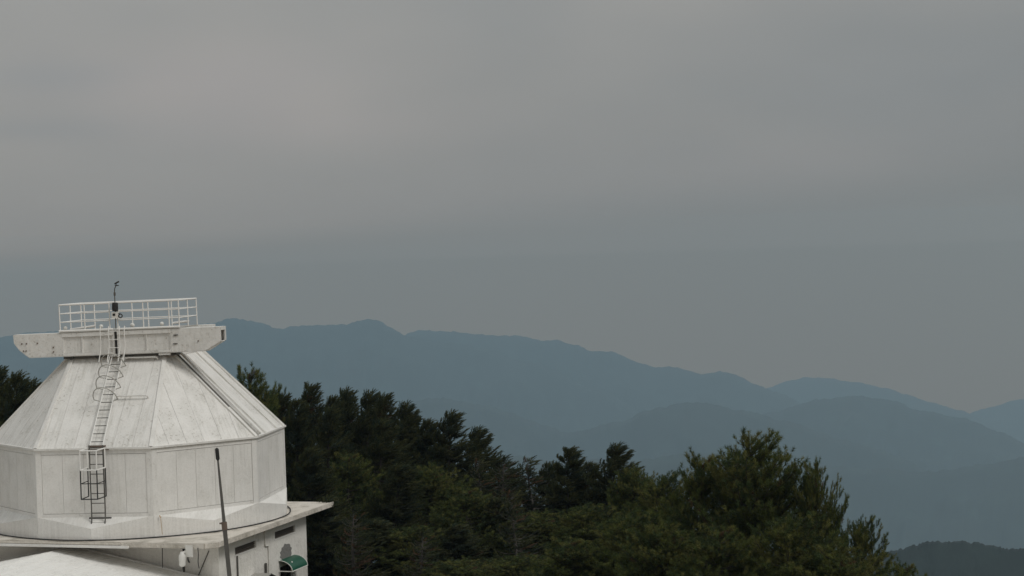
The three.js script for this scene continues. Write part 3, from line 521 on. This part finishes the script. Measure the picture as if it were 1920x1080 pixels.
function limb(pts, r0, r1, seg = 5) {                                 // tapered branch through points
  const cv = new THREE.CatmullRomCurve3(pts), n = Math.max(2, pts.length * 2), g = new THREE.TubeGeometry(cv, n, 1, seg), p = g.attributes.position;
  for (let i = 0; i <= n; i++) { const c = cv.getPointAt(i / n), r = lerp(r0, r1, i / n); for (let j = 0; j <= seg; j++) { const k = i * (seg + 1) + j; p.setXYZ(k, c.x + (p.getX(k) - c.x) * r, c.y + (p.getY(k) - c.y) * r, c.z + (p.getZ(k) - c.z) * r); } }
  return g;
}
function makeTree(kind, o) {
  const r = rng(o.seed), H = o.H, tr = new THREE.Group(), wood = [], items = [];
  const lean = V((r() - 0.3) * 0.06 * H, 0, (r() - 0.5) * 0.05 * H), axis = (h) => { const s = h / H; return V(lean.x * s * s + 0.05 * Math.sin(s * 7 + o.seed), h, lean.z * s * s); };
  const tp = []; for (let i = 0; i <= 8; i++) tp.push(axis(H * i / 8 * 0.985));
  const fir = kind === 'fir', pal = palettes[fir ? 'fir' : 'pine'];
  const put = (p, d, sc, tone) => items.push([p.clone(), d.clone().normalize(), sc, tone]);
  let h = o.h0 * H;
  while (h < H * 0.985) {
    const s = (h - o.h0 * H) / (H - o.h0 * H);
    const prof = fir ? Math.pow(1 - s, 0.8) * 0.95 + 0.06 : Math.pow(1 - s, 0.62) * (0.8 + 0.2 * Math.min(1, s * 5)) + 0.07;
    const nb = fir ? 6 : (s > 0.8 ? 4 : 5), tone = r();
    for (let b = 0; b < nb; b++) {
      const az = r() * 6.283, out = V(Math.cos(az), 0, Math.sin(az)), dead = r() < (o.dead ?? 0.05), Lb = o.Wd * prof * (0.6 + 0.55 * r()) * (dead ? 0.7 : 1), base = axis(h + 0.25 * r());
      if (r() < (o.gap ?? 0.08)) continue;
      const lift = fir ? lerp(0.12, 0.7, s) : lerp(0.5, 0.8, s) * (0.6 + 0.7 * r()), droop = fir ? 0.3 : 0.05;
      const pt = (t) => base.clone().addScaledVector(out, Lb * t).add(V(0, Lb * (lift * t * t - droop * t * (1 - t)), 0)).addScaledVector(WIND, 0.35 * Lb * t * t);
      wood.push(limb([pt(0), pt(0.35), pt(0.7), pt(1)], 0.012 + 0.016 * Lb, 0.007, 4));
      const bt = clamp(tone * 0.5 + r() * 0.6);
      if (dead && r() < 0.5) continue;
      const side = V(-out.z, 0, out.x), tn = dead ? -1 : bt;
      if (fir) {
        const n = Math.max(2, Math.round(Lb / 0.15));
        for (let i = 1; i <= n; i++) {
          const t = i / n; if (t < 0.16) continue;
          const p = pt(t), fw = pt(Math.min(1, t + 0.05)).sub(pt(t - 0.06)).normalize(), sc = lerp(1.25, 0.8, t) * (0.75 + 0.5 * r());
          for (const d of [-1, 1]) put(p, fw.clone().multiplyScalar(0.65).addScaledVector(side, d * lerp(0.9, 0.5, t)).add(V(0, 0.15 + 0.45 * r(), 0)).addScaledVector(WIND, 0.8), sc, tn);
          put(p, fw.clone().add(V(0, 0.4 + 0.5 * r(), 0)).addScaledVector(WIND, 0.9), sc * 0.9, tn);
        }
        put(pt(1), pt(1).sub(pt(0.85)).normalize().add(V(0, 0.5, 0)).addScaledVector(WIND, 1), 0.8, tn);
      } else {
        const sub = [[0, 1]]; const ns = Math.max(1, Math.round(Lb / 0.28));
        for (let i = 0; i < ns; i++) {
          const t = lerp(s > 0.6 ? 0.1 : 0.25, 0.95, (i + r()) / ns), p = pt(t), d = (i % 2 ? 1 : -1), ls = Lb * 0.42 * (1.15 - t) + 0.18;
          const q = (x) => p.clone().addScaledVector(side, d * ls * x * 0.8).addScaledVector(out, ls * x * 0.6).add(V(0, ls * (0.15 * x + 0.5 * x * x), 0)).addScaledVector(WIND, 0.3 * ls * x);
          wood.push(limb([p, q(0.5), q(1)], 0.012, 0.006, 3));
          const m = Math.max(2, Math.round(ls / 0.085));
          for (let k = 1; k <= m; k++) { const x = k / m; put(q(x).add(V((r() - 0.5) * 0.16, (r() - 0.4) * 0.14, (r() - 0.5) * 0.16)), V((r() - 0.5) * 1.1, 0.75, (r() - 0.5) * 1.1).addScaledVector(out, 0.35).addScaledVector(side, d * 0.25).addScaledVector(WIND, 0.4), 0.8 + 0.6 * r(), clamp(tn + 0.3 * (r() - 0.5), -1, 1)); }
        }
        for (let t = s > 0.6 ? 0.12 : 0.4; t <= 1.001; t += 0.09 / Lb) put(pt(t).add(V((r() - 0.5) * 0.14, r() * 0.08, (r() - 0.5) * 0.14)), V((r() - 0.5) * 0.9, 0.9, (r() - 0.5) * 0.9).addScaledVector(out, 0.45).addScaledVector(WIND, 0.4), 0.9 + 0.5 * r(), tn);
      }
    }
    h += (fir ? 0.24 : 0.27) * (0.8 + 0.4 * r()) * (o.step ?? 1);
  }
  if (!o.bareTop) for (let i = 0; i < 26; i++) put(axis(H * (0.78 + 0.22 * i / 25)).add(V((r() - 0.5) * 0.12, 0, (r() - 0.5) * 0.12)), V((r() - 0.5) * 0.5, 1, (r() - 0.5) * 0.5).addScaledVector(WIND, 0.7), fir ? 1 : 1.3, r());
  wood.push(limb(tp, H * 0.016 + 0.03, 0.012, 7));
  const tm = new THREE.Mesh(merge(wood), o.wood ?? M.bark); tm.name = 'trunk'; tm.castShadow = tm.receiveShadow = true; tr.add(tm);
  const keep = items.filter(() => r() < (o.keep ?? 1));
  const im = new THREE.InstancedMesh(fir ? SPRAY : TUFT, M.needle, keep.length), q = new THREE.Quaternion(), q2 = new THREE.Quaternion(), m4 = new THREE.Matrix4(), col = new THREE.Color();
  keep.forEach(([p, d, sc, tone], i) => {
    q.setFromUnitVectors(V(0, 1, 0), d); q2.setFromAxisAngle(V(0, 1, 0), fir ? (r() - 0.5) * 2.4 : r() * 6.28); q.multiply(q2);
    m4.compose(p, q, V(sc, sc, sc).multiplyScalar(o.leaf ?? 1)); im.setMatrixAt(i, m4);
    const pl = tone < 0 ? palettes.brown : pal, f = clamp(Math.abs(tone) + 0.35 * (r() - 0.5), 0, 0.999), c = pl[Math.floor(f * pl.length)], k = 0.8 + 0.45 * r();
    im.setColorAt(i, col.setRGB(c[0] * k, c[1] * k, c[2] * k));
  });
  im.name = 'crown'; im.userData.kind = 'stuff'; im.castShadow = im.receiveShadow = true; tr.add(im);
  tr.userData.height = H; return tr;
}
const protos = {
  fir: [1, 2, 3, 4].map((k) => makeTree('fir', { seed: 300 + k * 7, H: 9, h0: 0.14, Wd: 1.75 + 0.15 * k, dead: 0.04 })),
  pine: [1, 2, 3].map((k) => makeTree('pine', { seed: 500 + k * 11, H: 8, h0: 0.16, Wd: 2.5 + 0.2 * k, dead: 0.05, gap: 0.12 })),
  bigpine: [makeTree('pine', { seed: 777, H: 9, h0: 0.12, Wd: 3.4, dead: 0.05, gap: 0.10 })],
  bare: [1, 2].map((k) => makeTree('fir', { seed: 900 + k * 5, H: 8.5, h0: 0.2, Wd: 1.7, dead: 0.35, keep: 0.28, wood: M.paleBark, bareTop: true })),
};
const turnRnd = rng(99);
let treeCount = 0;
// a tree whose top shows at photo pixel (px, py) at the given depth; its foot is on the ground below
function tree(kind, v, px, py, depth, label, grp, wide = 1, spin) {
  const tp = at(px, py, depth), g = ground(tp.x, tp.z) - 0.05, H = tp.y - g, src = protos[kind][v % protos[kind].length], t = src.clone();
  const name = kind === 'fir' ? 'fir_tree' : kind === 'bare' ? 'half_dead_tree' : 'pine_tree';
  t.name = numbered(name); t.position.set(tp.x, g, tp.z); t.rotation.y = spin ?? (turnRnd() - 0.5) * 0.9;
  const k = H / src.userData.height * (kind === 'pine' || kind === 'bigpine' ? 0.94 : 1), kw = wide * Math.pow(clamp(k, 0.7, 1.4), 0.6); t.scale.set(kw, k, kw); t.userData = {};
  scene.add(t); tag(t, label, 'tree', grp); treeCount++; return t;
}
const G1 = ['dark windswept fir in the stand just behind the dome', 'firs behind the dome'];
const G2 = ['dark fir top showing past the far slope of the dome', 'firs beyond the dome'];
const G3 = ['dark fir standing between the fir stand and the broad pine', 'firs in the gap'];
const G4 = ['olive green pine filling the lower slope of the wood', 'pines on the lower slope'];
const G5 = ['small olive pine at the foot of the broad pine', 'pines round the broad pine'];
for (const [v, x, y, d] of [[0, 2, 706, 78], [1, 27, 716, 74], [2, 52, 730, 80], [3, -30, 712, 76]]) tree('fir', v, x, y, d, ...G2);
tree('pine', 0, 462, 690, 74, 'dense dark pine rising directly behind the sloping dome roof', undefined, 0.72);
tree('pine', 1, 505, 722, 76, 'dark pine leaning out beside the dome wall', undefined, 0.5);
for (const [v, x, y, d] of [[0, 590, 733, 74], [1, 556, 762, 70], [2, 640, 742, 77], [3, 680, 750, 75], [0, 726, 750, 73], [1, 768, 786, 76], [2, 612, 775, 68], [3, 705, 800, 69], [1, 622, 756, 76], [0, 660, 757, 78], [2, 702, 762, 77], [3, 748, 770, 75], [1, 798, 797, 74], [0, 535, 752, 76]]) tree('fir', v, x, y, d, ...G1);
tree('fir', 2, 838, 783, 71, 'tall fir with level layered branches at the edge of the stand', undefined, 1.15);
tree('fir', 3, 884, 815, 72, 'fir with long drooping side branches below the layered fir', undefined, 1.0);
tree('bare', 0, 942, 860, 70, 'half dead grey tree with thin branches beside the fir stand', undefined, 1.1);
tree('bare', 1, 998, 866, 71, 'half dead brown topped tree beside a full fir', undefined, 1.1);
for (const [v, x, y, d] of [[1, 1062, 848, 67], [3, 1142, 845, 66], [0, 968, 884, 73], [2, 1024, 876, 72], [1, 1102, 874, 71], [3, 918, 866, 74]]) tree('fir', v, x, y, d, ...G3);
tree('bare', 1, 905, 868, 68, 'half dead twiggy tree between the drooping fir and the grey tree', undefined, 1.0);
for (const [v, x, y, d] of [[0, 660, 955, 56], [1, 965, 930, 57], [0, 790, 1000, 55]]) tree('bare', v, x, y, d, 'pale dead tree standing among the olive pines of the lower slope', 'dead trees on the lower slope', 0.9);
tree('pine', 2, 1186, 876, 62, 'low rounded pine beside the fir and the broad pine', undefined, 0.6);
tree('pine', 1, 1236, 884, 56, 'pine with dry twigs at its top left of the broad pine', undefined, 0.75);
tree('bigpine', 0, 1398, 806, 47, 'broad bushy pine with upright shoots towering over the valley', undefined, 0.85, 0.4);
tree('pine', 0, 1310, 852, 48, 'narrow pine merging into the side of the broad pine', undefined, 0.7);
tree('pine', 2, 1522, 866, 46, 'pine with one upright shoot leaning out over the valley', undefined, 0.42);
tree('pine', 1, 1608, 968, 45, 'sparse pine at the outer edge of the wood above the valley', undefined, 0.45);
tree('pine', 0, 1690, 1056, 43, 'lowest pine top at the outer end of the wood', undefined, 0.5);
for (const [v, x, y, d] of [[0, 648, 850, 66], [2, 800, 872, 66], [0, 870, 915, 62], [2, 1010, 960, 60], [1, 760, 985, 58], [1, 1090, 945, 60]]) tree('pine', v, x, y, d, ...G4, 0.8);
for (const [v, x, y, d] of [[1, 578, 850, 64], [3, 735, 880, 64], [0, 940, 940, 62], [2, 605, 940, 60], [3, 690, 985, 58], [1, 850, 990, 57]]) tree('fir', v, x, y, d, 'dark fir rising among the olive pines on the lower slope', 'firs on the lower slope', 1.0);
for (const [v, x, y, d] of [[0, 1060, 1010, 50], [1, 1170, 960, 50], [2, 1240, 980, 46], [0, 1340, 985, 44], [1, 1470, 960, 44], [2, 1560, 1020, 43], [1, 960, 1040, 54], [2, 860, 1050, 54]]) tree('pine', v, x, y, d, ...G5, 0.8);

renderer.render(scene, camera);
